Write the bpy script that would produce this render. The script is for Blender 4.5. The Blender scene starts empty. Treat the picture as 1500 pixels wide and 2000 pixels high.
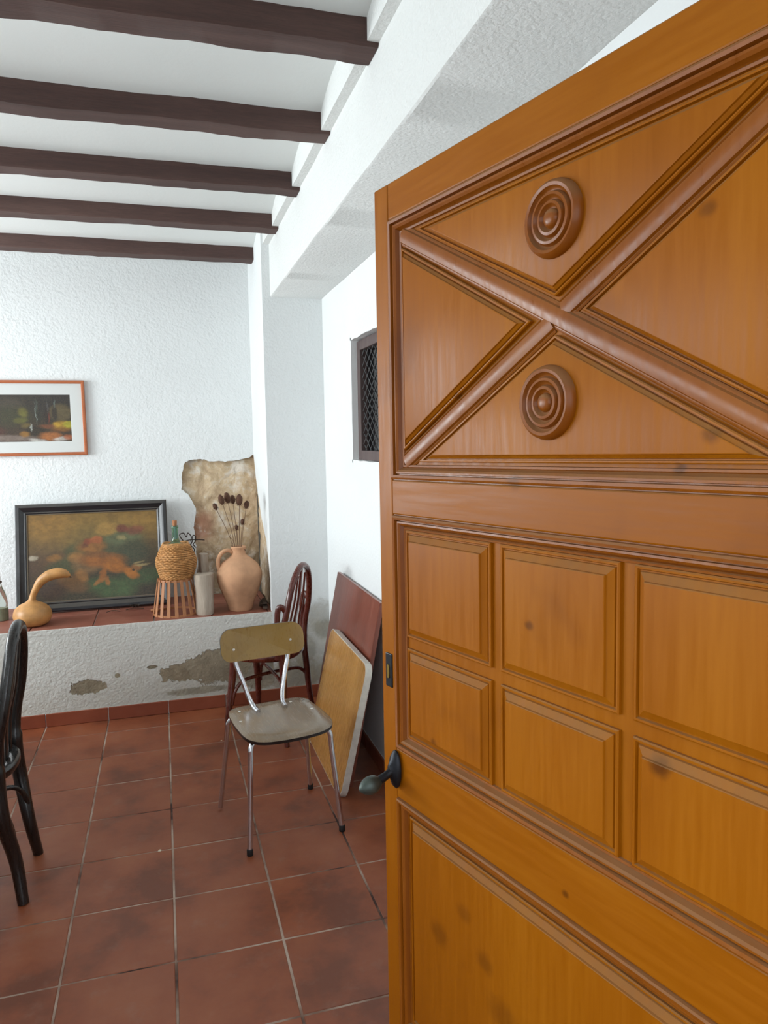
import bpy, bmesh, math, random
from mathutils import Vector, Matrix, noise
random.seed(7)
R = math.radians
scn = bpy.context.scene
COL = scn.collection

# ------------------------------------------------------------------ camera
EYE = 1.597
def camera():
    p, y, r = R(5.693), R(16.581), R(0.910)
    f = Vector((math.sin(y)*math.cos(p), math.cos(y)*math.cos(p), -math.sin(p)))
    r0 = Vector((math.cos(y), -math.sin(y), 0)); d0 = f.cross(r0)
    rt = math.cos(r)*r0 + math.sin(r)*d0
    dn = -math.sin(r)*r0 + math.cos(r)*d0
    cd = bpy.data.cameras.new('camera'); cam = bpy.data.objects.new('camera', cd); COL.objects.link(cam)
    m = Matrix((rt, -dn, -f)).transposed().to_4x4(); m.translation = (0, 0, EYE)
    cam.matrix_world = m
    cd.sensor_fit = 'VERTICAL'; cd.sensor_height = 36; cd.lens = 1448.2/2000*36
    cd.clip_start = .02
    scn.camera = cam
camera()

# ------------------------------------------------------------------ light
w = bpy.data.worlds.new('world'); scn.world = w; w.use_nodes = True
bg = w.node_tree.nodes['Background']; bg.inputs[0].default_value = (.86, .93, 1.0, 1); bg.inputs[1].default_value = 1.35
def area(name, loc, rot, sx, sy, power, col):
    l = bpy.data.lights.new(name, 'AREA'); l.shape = 'RECTANGLE'; l.size = sx; l.size_y = sy; l.energy = power; l.color = col
    o = bpy.data.objects.new(name, l); COL.objects.link(o); o.location = loc; o.rotation_euler = rot
    return o
# daylight in the window of the left wall
WINS = [(3.25, 4.55), (1.35, 2.55)]; WSILL, WHEAD = 1.05, 2.30
for (wy0, wy1), pw in zip(WINS, (51, 24)):
    area('window_daylight', (-3.12, (wy0+wy1)/2, (WSILL+WHEAD)/2), (0, R(-90), 0), WHEAD-WSILL, wy1-wy0, pw, (.90, .965, .985))
vs = scn.view_settings
vs.view_transform = 'Standard'; vs.look = 'None'; vs.gamma = 1; vs.use_curve_mapping = False
vs.exposure = 0.83

# ------------------------------------------------------------------ node helpers
def lin(c):
    if isinstance(c, str):
        c = tuple(int(c[i:i+2], 16)/255 for i in (0, 2, 4))
    return tuple((v/12.92 if v <= .04045 else ((v+.055)/1.055)**2.4) for v in c) + (1,)
class NT:
    def __init__(s, name):
        s.m = bpy.data.materials.new(name); s.m.use_nodes = True
        s.t = s.m.node_tree; s.b = s.t.nodes['Principled BSDF']
        s.tc = s.t.nodes.new('ShaderNodeTexCoord'); s.obj = s.tc.outputs['Object']
    def n(s, typ, **kw):
        x = s.t.nodes.new(typ)
        for k, v in kw.items(): setattr(x, k, v)
        return x
    def lk(s, a, b): s.t.links.new(a, b)
    def put(s, sock, v):
        if hasattr(v, 'is_linked') or isinstance(v, bpy.types.NodeSocket): s.lk(v, sock)
        else: sock.default_value = v
    def mapping(s, vec, loc=(0, 0, 0), rot=(0, 0, 0), scale=(1, 1, 1), typ='POINT'):
        x = s.n('ShaderNodeMapping', vector_type=typ); s.lk(vec, x.inputs[0])
        x.inputs[1].default_value = loc; x.inputs[2].default_value = rot; x.inputs[3].default_value = scale
        return x.outputs[0]
    def noise(s, vec, scale=5, detail=3, rough=.55, dist=0):
        x = s.n('ShaderNodeTexNoise'); s.lk(vec, x.inputs['Vector'])
        x.inputs['Scale'].default_value = scale; x.inputs['Detail'].default_value = detail
        x.inputs['Roughness'].default_value = rough; x.inputs['Distortion'].default_value = dist
        return x.outputs['Fac']
    def voro(s, vec, scale=5, feature='F1'):
        x = s.n('ShaderNodeTexVoronoi', feature=feature); s.lk(vec, x.inputs['Vector']); x.inputs['Scale'].default_value = scale
        return x.outputs['Distance']
    def ramp(s, fac, stops, interp='LINEAR'):
        x = s.n('ShaderNodeValToRGB'); s.lk(fac, x.inputs[0]); e = x.color_ramp.elements; x.color_ramp.interpolation = interp
        while len(e) < len(stops): e.new(.5)
        for i, (p, c) in enumerate(stops):
            e[i].position = p; e[i].color = lin(c) if not isinstance(c, float) else (c, c, c, 1)
        return x.outputs[0]
    def mr(s, v, a, b, c=0., d=1., smooth=True):
        x = s.n('ShaderNodeMapRange', interpolation_type='SMOOTHSTEP' if smooth else 'LINEAR'); s.lk(v, x.inputs[0])
        for i, q in enumerate((a, b, c, d)): x.inputs[i+1].default_value = q
        return x.outputs[0]
    def math(s, op, a, b=0.):
        x = s.n('ShaderNodeMath', operation=op); s.put(x.inputs[0], a); s.put(x.inputs[1], b); return x.outputs[0]
    def mix(s, fac, a, b, mode='MIX'):
        x = s.n('ShaderNodeMix', data_type='RGBA', blend_type=mode)
        s.put(x.inputs[0], fac); s.put(x.inputs[6], a); s.put(x.inputs[7], b); return x.outputs[2]
    def xyz(s, vec):
        x = s.n('ShaderNodeSeparateXYZ'); s.lk(vec, x.inputs[0]); return x.outputs
    def bump(s, h, strength=.3, dist=.005):
        x = s.n('ShaderNodeBump'); s.lk(h, x.inputs['Height']); x.inputs['Strength'].default_value = strength; x.inputs['Distance'].default_value = dist
        s.lk(x.outputs[0], s.b.inputs['Normal'])
    def rnd(s): return s.n('ShaderNodeObjectInfo').outputs['Random']
    def done(s, col=None, rough=None, metal=None, spec=None, coat=None):
        I = s.b.inputs
        if col is not None: s.put(I['Base Color'], col)
        if rough is not None: s.put(I['Roughness'], rough)
        if metal is not None: I['Metallic'].default_value = metal
        if spec is not None: I['Specular IOR Level'].default_value = spec
        if coat is not None: I['Coat Weight'].default_value = coat; I['Coat Roughness'].default_value = .18
        return s.m
M = {}
def simple(key, c, rough=.5, metal=0., var=.0, scale=20, bump=0., spec=.5, stretch=(1, 1, 1)):
    t = NT(key); c = lin(c); col = c
    if var or bump:
        v = t.mapping(t.obj, scale=stretch); f = t.noise(v, scale, 4, .6)
        d = tuple(max(0, q*(1-var)) for q in c[:3]) + (1,); l = tuple(min(1, q*(1+var)) for q in c[:3]) + (1,)
        col = t.mix(t.mr(f, .3, .7), d, l)
        if bump: t.bump(f, bump, .004)
    M[key] = t.done(col, rough, metal, spec); return M[key]

# --- plaster with roughcast relief
def plaster(key, c='e9ecec', rel=.5, scale=70, stains=None, dark=None):
    t = NT(key)
    geo = t.n('ShaderNodeNewGeometry').outputs['Position']
    a = t.noise(geo, scale, 3, .6); b = t.noise(geo, scale*.33, 2, .5); v = t.voro(geo, scale*.8)
    h = t.math('ADD', t.math('MULTIPLY', a, .7), t.math('MULTIPLY', b, .5))
    h = t.math('SUBTRACT', h, t.math('MULTIPLY', v, .25))
    big = t.noise(geo, 1.3, 3, .5)
    c2 = tuple(q*.965 for q in lin(c)[:3]) + (1,)
    col = t.mix(t.mr(big, .35, .65), lin(c), c2)
    rough = .9
    if stains:
        X = t.xyz(geo)
        jag = t.noise(geo, 14, 5, .62); jag2 = t.noise(geo, 45, 3, .6)
        jit = t.math('ADD', t.math('MULTIPLY', t.math('SUBTRACT', jag, .5), 1.3), t.math('MULTIPLY', t.math('SUBTRACT', jag2, .5), .6))
        tot = None
        for (cx, cz, rx, rz, soft, amt, colr) in stains:
            q = t.mapping(geo, loc=(cx, 0, cz), scale=(rx, 1e6, rz), typ='TEXTURE')
            ln = t.n('ShaderNodeVectorMath', operation='LENGTH'); t.lk(q, ln.inputs[0])
            d = t.math('ADD', ln.outputs['Value'], jit)
            m = t.math('MULTIPLY', t.mr(d, 1+soft, 1-soft), amt)
            tint = t.mix(t.mr(jag, .35, .65), lin(colr), tuple(q_*.72 for q_ in lin(colr)[:3])+(1,))
            col = t.mix(m, col, tint)
            if soft < .1: tot = m if tot is None else t.math('MAXIMUM', tot, m)
        if tot is not None: h = t.math('SUBTRACT', h, t.math('MULTIPLY', tot, 1.0))
    t.bump(h, rel, .008)
    M[key] = t.done(col, rough, spec=.2); return M[key]
PX = 'a89a82'
plaster('plaster_back', rel=.62)
plaster('plaster_smooth', 'e6eae8', rel=.10, scale=60)
plaster('plaster_beam', 'e6e8e6', rel=.6, scale=95)
plaster('plaster_wall', 'e9ecec', rel=.22)
plaster('plaster_ledge', 'dfe0da', rel=.75, stains=[
    (.3, .05, 1.3, .20, .5, .40, 'a9a594'), (-.47, .205, .10, .046, .05, 1, 'a0957f'), (-.30, .255, .013, .012, .05, 1, 'a09880'),
    (.08, .235, .15, .055, .04, 1, 'a2957e'), (.27, .25, .19, .105, .04, 1, 'a59a85'), (.52, .19, .16, .10, .15, .8, '9d937e'), (.15, .115, .20, .022, .2, .8, 'a09a86'), (.42, .35, .05, .03, .05, 1, '94866e'),
    (-.11, .285, .03, .010, .05, 1, '8f8672')])
plaster('plaster_pillar', 'e9ecec', rel=.5, stains=[
    (.86, .28, .20, .22, .45, .6, 'b3ad9e'), (.90, .50, .09, .10, .4, .55, 'a59f92'), (.74, .13, .2, .12, .35, .8, 'a39a84'), (.93, .42, .06, .06, .3, .6, '97907f'), (.80, .3, .07, .1, .2, .5, '9b927e')])
def stone():
    t = NT('stone'); g = t.n('ShaderNodeNewGeometry').outputs['Position']
    f = t.noise(g, 7, 6, .62, .6); k = t.noise(g, 28, 5, .65)
    c = t.ramp(f, [(.25, '937c62'), (.40, 'bda487'), (.52, 'd0b999'), (.64, 'ddd2c4'), (.8, 'ad9c8a')])
    X = t.xyz(g)
    red = t.math('MULTIPLY', t.mr(X[0], .36, .24), t.math('MULTIPLY', t.mr(X[2], 1.16, 1.06), t.mr(X[2], .90, .96)))
    c = t.mix(t.math('MULTIPLY', red, .7), c, lin('b98069'))
    low = t.mr(t.math('ADD', X[2], t.math('MULTIPLY', f, .35)), 1.12, .92)
    c = t.mix(t.math('MULTIPLY', low, .5), c, lin('6b5a49'))
    pale = t.math('MULTIPLY', t.mr(k, .52, .62), t.mr(f, .42, .6))
    c = t.mix(t.math('MULTIPLY', pale, .6), c, lin('ddd6c8'))
    t.bump(t.math('ADD', f, t.math('MULTIPLY', k, .5)), .7, .02)
    M['stone'] = t.done(c, .95, spec=.15)
stone()
# --- terracotta tile
def terra(key, cs, rough, dusty=.25):
    t = NT(key); g = t.n('ShaderNodeNewGeometry').outputs['Position']
    f = t.noise(g, 3.2, 5, .6); k = t.noise(g, 40, 4, .6); d = t.noise(g, 9, 5, .7)
    c = t.ramp(f, [(.36, cs[0]), (.5, cs[1]), (.64, cs[2])])
    rv = t.rnd()
    c = t.mix(t.mr(rv, 0, 1, 0, .35, False), c, lin(cs[3]))
    c = t.mix(t.math('MULTIPLY', t.mr(d, .52, .75), dusty), c, lin('8f7466'))
    r = t.mr(d, .3, .7, rough-.04, rough+.05)
    t.bump(t.math('ADD', k, t.math('MULTIPLY', f, 2.)), .08, .004)
    M[key] = t.done(c, r, spec=.45)
terra('floor_tile', ['6c3923', '8a492c', '955536', '78442f'], .44)
terra('base_tile', ['84422c', '8f4a31', '98523a', '813f2b'], .42, .1)
terra('ledge_tile', ['80493a', '8d5444', '956050', '86503f'], .5, .35)
def grout():
    t = NT('grout'); g = t.n('ShaderNodeNewGeometry').outputs['Position']
    f = t.noise(g, 2.6, 4, .65); k = t.noise(g, 60, 3)
    c = t.ramp(f, [(.36, '3a2620'), (.44, '7d6355'), (.55, 'a89384'), (.68, 'b5a597')])
    t.bump(k, .3, .003); M['grout'] = t.done(c, .9)
grout()
# --- woods
def wood(key, cs, rough=.35, axis='Z', scale=7, coat=.0, dust=None, knots=False, spec=.5, stretch=14, space='obj', bump=.06, contrast=1.):
    t = NT(key); sc = [stretch, stretch, stretch]; sc['XYZ'.index(axis)] = 1.
    src = t.obj
    v = t.mapping(src, scale=tuple(q/ stretch for q in sc))
    big = t.noise(v, scale*1.1, 3, .5, .6)
    v2 = t.mapping(src, scale=tuple(sc)); fine = t.noise(v2, scale*1.6, 4, .6, .3)
    f = t.math('ADD', t.math('MULTIPLY', big, .6), t.math('MULTIPLY', fine, .4))
    c = t.ramp(f, [(.5-.2/contrast, cs[0]), (.5, cs[1]), (.5+.2/contrast if contrast > .45 else .95, cs[2])])
    if knots:
        wob = t.math('MULTIPLY', t.math('SUBTRACT', t.noise(src, 60, 3, .6), .5), .9)
        for (ku, kz, kr, ka) in KNOTS:
            q = t.mapping(src, loc=(ku, 0, kz), scale=(kr, 1e6, kr*.8), typ='TEXTURE'); ln = t.n('ShaderNodeVectorMath', operation='LENGTH'); t.lk(q, ln.inputs[0])
            c = t.mix(t.mr(t.math('ADD', ln.outputs['Value'], wob), 1.6, .4, 0, ka), c, lin('3f1c08'))
        bl = t.noise(src, 5, 3, .5)
        c = t.mix(t.math('MULTIPLY', t.mr(bl, .56, .72), .3), c, lin('5c2c0c'))
    rg = t.mr(fine, .3, .7, rough-.05, rough+.08)
    if dust:
        nz = t.xyz(t.n('ShaderNodeNewGeometry').outputs['Normal'])[2]
        dn = t.noise(src, 25, 4, .65)
        m = t.math('MULTIPLY', t.mr(nz, .12, .5), t.mr(dn, .25, .6, .55, 1.))
        c = t.mix(t.math('MULTIPLY', m, .6), c, lin(dust)); rg = t.math('ADD', rg, t.math('MULTIPLY', m, .4))
    t.bump(fine, bump, .003)
    M[key] = t.done(c, rg, spec=spec, coat=coat)
KNOTS = [(.40, 1.321, .008, .6), (.622, 1.195, .014, .7), (.673, 1.82, .010, .45), (.681, 1.582, .010, .5), (.174, .731, .022, .35), (.243, .806, .016, .3), (.296, .753, .018, .35), (.473, .96, .006, .6), (.162, 1.071, .008, .5), (.372, 1.525, .014, .4), (.637, 1.545, .008, .6), (.34, .69, .03, .3), (.23, 1.655, .006, .4)]
DC = ['834706', '925206', 'a1600b']
wood('door_v', DC, .36, 'Z', 4, 0, '80613f', True, spec=.13, bump=.03, contrast=.8)
wood('door_h', DC, .36, 'X', 4, 0, '80613f', True, spec=.13, bump=.03, contrast=.8)
wood('door_mould', ['733b08', '83460a', '90520f'], .32, 'Z', 4, 0, '7d5e3e', True, spec=.3, bump=.03, contrast=.8)
wood('mahogany', ['64301f', '7d4030', '8d4f3d'], .34, 'Z', 5, .2)
wood('bentwood', ['3d150d', '531d12', '662a1a'], .28, 'Z', 8, .35)
wood('blackwood', ['0c0908', '120d0b', '1a1310'], .3, 'Z', 8, .3)
wood('laminate_back', ['7c5c22', '8d6b2a', '9a7834'], .3, 'Z', 5, .2, spec=.5, contrast=.7)
wood('laminate_seat', ['6e5c47', '7d6a54', '87755f'], .22, 'Y', 8, .3)
wood('table_laminate', ['b27c3e', 'bf8a48', 'c89452'], .26, 'Z', 4, .3, contrast=.6)
wood('rafter', ['3c2925', '513b36', '654d46'], .75, 'X', 9, 0, bump=.5)
wood('slat_wood', ['a26a44', 'b57c54', 'c08a63'], .55, 'Z', 9)
wood('driftwood', ['94877a', 'b0a292', 'c6bbac'], .85, 'Z', 9, bump=.6)
wood('picture_wood', ['a0522c', 'ae5f36', 'b76a40'], .4, 'X', 8, .1)
wood('black_frame', ['16161a', '202125', '2d2e33'], .35, 'X', 8, .2, '5c564e')
wood('window_wood', ['4b3d3b', '574745', '63524f'], .55, 'Z', 8)
simple('chrome', 'd4d6dc', .14, 1.)
simple('rubber', '121214', .6)
simple('dark_edge', '1d1310', .3)
simple('rivet', 'e8e4dc', .3, .6)
simple('edge_band', 'd0cac0', .45, 0, .12, 30)
simple('iron', '24262b', .42, .7, .2, 60)
simple('iron_knob', '4b544f', .45, .6, .25, 30)
simple('brass', '9a8040', .35, .9)
simple('mat_board', 'd3d6d4', .8)
simple('gilt', '6f6250', .4, .3)
simple('terracotta_jar', 'c89a78', .85, 0, .13, 9, .12, .2)
simple('gourd_skin', 'bd8a52', .42, 0, .2, 14, .1)
simple('wicker', 'bd8850', .6, 0, .28, 60, .2)
simple('cork', 'a06a45', .8, 0, .2, 60)
simple('teasel', '5e4030', .9, 0, .25, 150)
simple('teasel_stem', '7a5f48', .8)
simple('vine', '33261f', .8, 0, .2, 40)
simple('bark', '4a3b30', .85, 0, .3, 30, .4)
simple('pane_glass', '0a0b0d', .07, spec=.35)  # opaque pane; the darkness behind the window is put into its colour
simple('dark_void', '08080a', .6)
simple('mesh_metal', '6a6d6e', .5, .6)
simple('mortar_reveal', 'ececea', .9, 0, .10, 40, .5)
simple('crumb_white', 'd8cdb8', .9)
simple('crumb_tan', 'b78a55', .9)
simple('leaf_dead', '3d332a', .9, 0, .3, 30)
simple('cane', '6f5646', .6, 0, .2, 60, .2)
simple('cushion', '1a1a1b', .45, 0, .3, 15)
simple('bottle_dregs', 'a3a184', .5, 0, .25, 20)
simple('outside_ground', '6e5a4c', .9)
simple('outside_wall', 'b8b4aa', .9)
def glass(key, c, alpha_tint):
    t = NT(key); I = t.b.inputs
    I['Base Color'].default_value = lin(c); I['Roughness'].default_value = .06; I['Transmission Weight'].default_value = alpha_tint; I['IOR'].default_value = 1.45
    M[key] = t.m
glass('glass_clear', 'dfe9e4', .95); glass('glass_green', '8fc9b2', .95)

# ------------------------------------------------------------------ mesh helpers
class MB:
    def __init__(s): s.v = []; s.f = []
    def add(s, vs, fs):
        o = len(s.v); s.v += [tuple(q) for q in vs]; s.f += [tuple(i+o for i in f) for f in fs]; return s
    def box(s, a, b):
        (x0, y0, z0), (x1, y1, z1) = a, b
        v = [(x0,y0,z0),(x1,y0,z0),(x1,y1,z0),(x0,y1,z0),(x0,y0,z1),(x1,y0,z1),(x1,y1,z1),(x0,y1,z1)]
        return s.add(v, [(0,3,2,1),(4,5,6,7),(0,1,5,4),(1,2,6,5),(2,3,7,6),(3,0,4,7)])
    def rings(s, rs, cap0=True, cap1=True, closed=True):
        n = len(rs[0]); fs = []
        for i in range(len(rs)-1):
            for j in range(n if closed else n-1):
                k = (j+1) % n; fs.append((i*n+j, i*n+k, (i+1)*n+k, (i+1)*n+j))
        if cap0: fs.append(tuple(range(n-1, -1, -1)))
        if cap1: fs.append(tuple((len(rs)-1)*n+j for j in range(n)))
        return s.add([p for r in rs for p in r], fs)
    def lathe(s, prof, n=32, c=(0, 0, 0), cap0=True, cap1=True):
        rs = [[(c[0]+r*math.cos(2*math.pi*j/n), c[1]+r*math.sin(2*math.pi*j/n), c[2]+z) for j in range(n)] for r, z in prof]
        return s.rings(rs, cap0, cap1)
    def tube(s, pts, rad, n=12, closed=False, flat=None, up=None):
        pts = [Vector(p) for p in pts]; N = len(pts)
        if not hasattr(rad, '__len__'): rad = [rad]*N
        rs = []; prev = None
        for i, p in enumerate(pts):
            a = pts[(i-1) % N] if (closed or i > 0) else p; b = pts[(i+1) % N] if (closed or i < N-1) else p
            t = (b-a).normalized()
            if up is not None: u = Vector(up)
            elif prev is None: u = Vector((0, 0, 1)) if abs(t.z) < .9 else Vector((1, 0, 0))
            else: u = prev
            x = (u - t*u.dot(t)).normalized(); y = t.cross(x); prev = x
            fl = flat if flat else 1.
            rs.append([tuple(p + x*(rad[i]*math.cos(2*math.pi*j/n)) + y*(rad[i]*fl*math.sin(2*math.pi*j/n))) for j in range(n)])
        if closed: rs.append(rs[0]); return s.rings(rs, False, False)
        return s.rings(rs)
    def build(s, name, mat, parent=None, smooth=None, loc=None):
        me = bpy.data.meshes.new(name); me.from_pydata(s.v, [], s.f); me.update()
        bm = bmesh.new(); bm.from_mesh(me); bmesh.ops.remove_doubles(bm, verts=bm.verts, dist=1e-6)
        bmesh.ops.recalc_face_normals(bm, faces=bm.faces); bm.to_mesh(me); bm.free()
        if mat: me.materials.append(M[mat])
        if smooth is not None:
            me.polygons.foreach_set('use_smooth', [True]*len(me.polygons)); me.set_sharp_from_angle(angle=R(smooth))
        o = bpy.data.objects.new(name, me); COL.objects.link(o)
        if parent: o.parent = parent
        if loc: o.location = loc
        return o
def tag(o, label=None, cat=None, group=None, kind=None):
    if label: o['label'] = label
    if cat: o['category'] = cat
    if group: o['group'] = group
    if kind: o['kind'] = kind
    return o
def thing(name, label, cat, loc=(0, 0, 0), rz=0., group=None):
    o = bpy.data.objects.new(name, None); COL.objects.link(o); o.location = loc; o.rotation_euler = (0, 0, rz); o.empty_display_size = .05
    return tag(o, label, cat, group)
def inst(src, parent=None, loc=None, name=None):
    o = src.copy(); COL.objects.link(o)
    if parent: o.parent = parent
    if loc: o.location = loc
    return o
def bez(pts, n=10):
    """Catmull-Rom through the points"""
    P = [Vector(p) for p in pts]; P = [2*P[0]-P[1]] + P + [2*P[-1]-P[-2]]; out = []
    for i in range(1, len(P)-2):
        for k in range(n):
            t = k/n; a, b, c, d = P[i-1:i+3]
            out.append(.5*((2*b)+(c-a)*t+(2*a-5*b+4*c-d)*t*t+(3*b-a-3*c+d)*t**3))
    out.append(P[-2]); return out
def lerp_list(vals, n):
    out = []
    for i in range(n):
        t = i/(n-1)*(len(vals)-1); k = min(int(t), len(vals)-2); out.append(vals[k]+(vals[k+1]-vals[k])*(t-k))
    return out
def inset(poly, t):
    """inset of a convex counter-clockwise polygon"""
    n = len(poly); out = []
    for i in range(n):
        a, b, c = Vector(poly[i-1]), Vector(poly[i]), Vector(poly[(i+1) % n])
        d1 = (b-a).normalized(); d2 = (c-b).normalized()
        n1 = Vector((-d1.y, d1.x)); n2 = Vector((-d2.y, d2.x))
        k = n1+n2; out.append(b + k*(t/(k.dot(n1))) if k.dot(n1) else b+n1*t)
    return out
def loop_rings(poly, prof): return [[(p.x, y, p.y) for p in inset(poly, t)] for t, y in prof]
def rrect(w, h, r, n=6):
    out = []
    for cx, cy, a0 in ((w/2-r, h/2-r, 0), (-w/2+r, h/2-r, 90), (-w/2+r, -h/2+r, 180), (w/2-r, -h/2+r, 270)):
        for k in range(n+1): a = R(a0+90*k/n); out.append((cx+r*math.cos(a), cy+r*math.sin(a)))
    return out
def bevel_mod(o, wd=.003, seg=2):
    m = o.modifiers.new('bevel', 'BEVEL'); m.width = wd; m.segments = seg; m.limit_method = 'ANGLE'; m.angle_limit = R(40); return o

# ------------------------------------------------------------------ the room
XP, XW, XL = .602, .957, -3.0            # pillar side, right wall, left wall
YF, YB, YD = 4.445, 5.12, .44            # ledge front, back wall, front wall (inside)
ZC, ZB, ZR, ZL = 2.79, 2.43, 2.718, .556  # vault springing, beam underside, rafter underside, ledge top
TS, JX, JY = .333, -.0253, 1.909         # tile pitch and joint offsets

# floor bed (grout) with its tiles
floor = tag(MB().box((XL, YD-.28, -.08), (XW, YF, -.0022)).build('floor', 'grout'), kind='structure')
def tile_mesh(wd, dp, th=.010, bev=.002):
    m = MB(); P = [(0, 0), (wd, 0), (wd, dp), (0, dp)]
    rs = []
    for t, z in ((0, -th), (0, -bev), (bev, 0)):
        rs.append([(p.x, p.y, z) for p in inset(P, t)])
    return m.rings(rs)
full = None; G = .0036
k0, k1 = math.floor((XL-JX)/TS), math.ceil((XW-JX)/TS); r0, r1 = math.floor((.2-JY)/TS), math.ceil((YF-JY)/TS)
for i in range(k0, k1):
    for j in range(r0, r1):
        x0, x1 = max(JX+i*TS, XL)+G/1, min(JX+(i+1)*TS, XW)-G; y0, y1 = JY+j*TS+G, min(JY+(j+1)*TS, YF)-G
        if x1-x0 < .02 or y1-y0 < .02: continue
        dz = random.uniform(-.0006, .0006); isfull = abs(x1-x0-(TS-2*G)) < 1e-4 and abs(y1-y0-(TS-2*G)) < 1e-4
        if isfull and full: inst(full, floor, (x0, y0, dz))
        else:
            o = tile_mesh(x1-x0, y1-y0).build('tile', 'floor_tile', floor, loc=(x0, y0, dz))
            if isfull: full = o

# back wall: a plaster coat with a broken-out patch, stone behind
PATCH = [(.604, .50), (.604, 1.500), (.567, 1.478), (.502, 1.466), (.455, 1.460), (.411, 1.456), (.365, 1.460), (.32, 1.456), (.285, 1.470), (.25, 1.476), (.205, 1.474), (.17, 1.469), (.143, 1.452),
         (.130, 1.40), (.121, 1.361), (.124, 1.32), (.118, 1.279), (.140, 1.258), (.161, 1.241), (.180, 1.20), (.197, 1.166), (.207, 1.135), (.204, 1.111), (.192, 1.06), (.187, 1.019), (.193, .97), (.188, .935), (.199, .89), (.194, .851), (.205, .78), (.196, .70), (.21, .62), (.2, .50)]
def rough_line(pts, amp, n=3, seed=0):
    out = []
    for i in range(len(pts)-1):
        a, b = Vector(pts[i]), Vector(pts[i+1])
        for k in range(n):
            p = a.lerp(b, k/n); q = noise.noise_vector(Vector((p.x*60, p.y*60, seed)))
            out.append((p.x+q.x*amp, p.y+q.y*amp))
    out.append(pts[-1]); return out
edge = rough_line(PATCH[1:], .006)
wall_poly = [(XL, 0), edge[-1][:1]+(0,), *[p for p in reversed(edge)], (.604, 2.95), (XL, 2.95)]
def coat(poly, y0, y1, name, mat, parent=None, swap=False):
    """polygon (a, z) given thickness between y0 (seen) and y1"""
    bm = bmesh.new()
    mk = (lambda p, y: (y, p[0], p[1])) if swap else (lambda p, y: (p[0], y, p[1]))
    vs = [bm.verts.new(mk(p, y0)) for p in poly]; f = bm.faces.new(vs)
    ex = bmesh.ops.extrude_face_region(bm, geom=[f]); nv = [q for q in ex['geom'] if isinstance(q, bmesh.types.BMVert)]
    d = mk((0, 0), y1-y0); bmesh.ops.translate(bm, verts=nv, vec=Vector(d)-Vector(mk((0, 0), 0)))
    bmesh.ops.recalc_face_normals(bm, faces=bm.faces)
    bmesh.ops.triangulate(bm, faces=[q for q in bm.faces if len(q.verts) > 4])
    me = bpy.data.meshes.new(name); bm.to_mesh(me); bm.free(); me.materials.append(M[mat])
    o = bpy.data.objects.new(name, me); COL.objects.link(o)
    if parent: o.parent = parent
    return o
wall_back = tag(coat(wall_poly, YB, YB+.022, 'wall_back', 'plaster_back'), kind='structure')
MB().box((XL, YB+.06, 0), (XW, YB+.2, 2.95)).build('masonry_core', 'outside_wall', wall_back)
# rough stone behind the hole
nx, nz = 50, 90; vs = []; fs = []
for j in range(nz+1):
    for i in range(nx+1):
        x = .06+.56*i/nx; z = .5+1.05*j/nz
        q = noise.fractal(Vector((x*9, z*9, 3.1)), .7, 2.1, 6)*.016 + noise.noise(Vector((x*4, z*3, 9)))*.018
        e = min(1, max(0, (x-.06)/.1))
        vs.append((x, YB+.030+q*e*.9, z))
for j in range(nz):
    for i in range(nx): a = j*(nx+1)+i; fs.append((a, a+1, a+nx+2, a+nx+1))
MB().add(vs, fs).build('exposed_stone', 'stone', wall_back, smooth=60)

# ledge: plastered front with a tiled top
ledge = tag(MB().box((XL, YF, 0), (XP-.0005, YB+.03, ZL-.012)).build('wall_ledge', 'plaster_ledge'), kind='structure')
lt = None
for i in range(k0, k1):
    for j in range(2):
        x0 = max(JX-.06+i*TS, XL)+.003; x1 = min(JX-.06+(i+1)*TS, XP+.015)-.003
        if x1-x0 < .02: continue
        y0 = YF+.008+j*.334; o = tile_mesh(x1-x0, min(.328, YB-y0), .018, .0025).build('tile', 'ledge_tile', ledge, loc=(x0, y0, ZL+random.uniform(-.0008, .0006)))
MB().box((XL, YF-.001, ZL-.03), (XP, YF+.0075, ZL-.001)).build('plaster_lip', 'plaster_ledge', ledge)
# pillar in the corner, its left side broken to the stone near the ledge
pillar = tag(MB().box((XP+.04, YF, 0), (XW+.02, YB+.05, 2.95)).build('wall_pillar', 'plaster_pillar'), kind='structure')
pe = rough_line([(5.125, 1.50), (5.056, 1.377), (4.95, 1.24), (4.833, 1.12), (4.70, 1.03), (4.605, .97), (4.53, .86), (4.485, .734), (4.495, .62), (4.50, .50)], .006, 3, 4)
coat([(YF, 0), (YF, 2.95), (5.125, 2.95)] + pe + [(4.50, 0)], XP, XP+.04, 'plaster_side', 'plaster_pillar', pillar, True)
vs = []; fs = []
for j in range(61):
    for i in range(31):
        y = YF+.03+.66*i/30; z = .5+1.05*j/60
        vs.append((XP+.024+noise.fractal(Vector((y*9, z*9, 7.7)), .7, 2.1, 5)*.010, y, z))
for j in range(60):
    for i in range(30): a = j*31+i; fs.append((a, a+1, a+32, a+31))
MB().add(vs, fs).build('exposed_stone', 'stone', pillar, smooth=60)

# right wall with a window opening
WY0, WY1, WZ0, WZ1 = 3.02, 3.772, 1.472, 2.112
wr = MB()
wr.box((XW, YD-.3, 0), (XW+.25, WY0, 2.95)).box((XW, WY1, 0), (XW+.25, YB+.2, 2.95)).box((XW, WY0, 0), (XW+.25, WY1, WZ0)).box((XW, WY0, WZ1), (XW+.25, WY1, 2.95))
wall_right = tag(wr.build('wall_right', 'plaster_wall'), kind='structure')
win = tag(MB().box((XW+.24, WY0, WZ0), (XW+.25, WY1, WZ1)).build('window_1', 'dark_void'), kind='structure')
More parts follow.
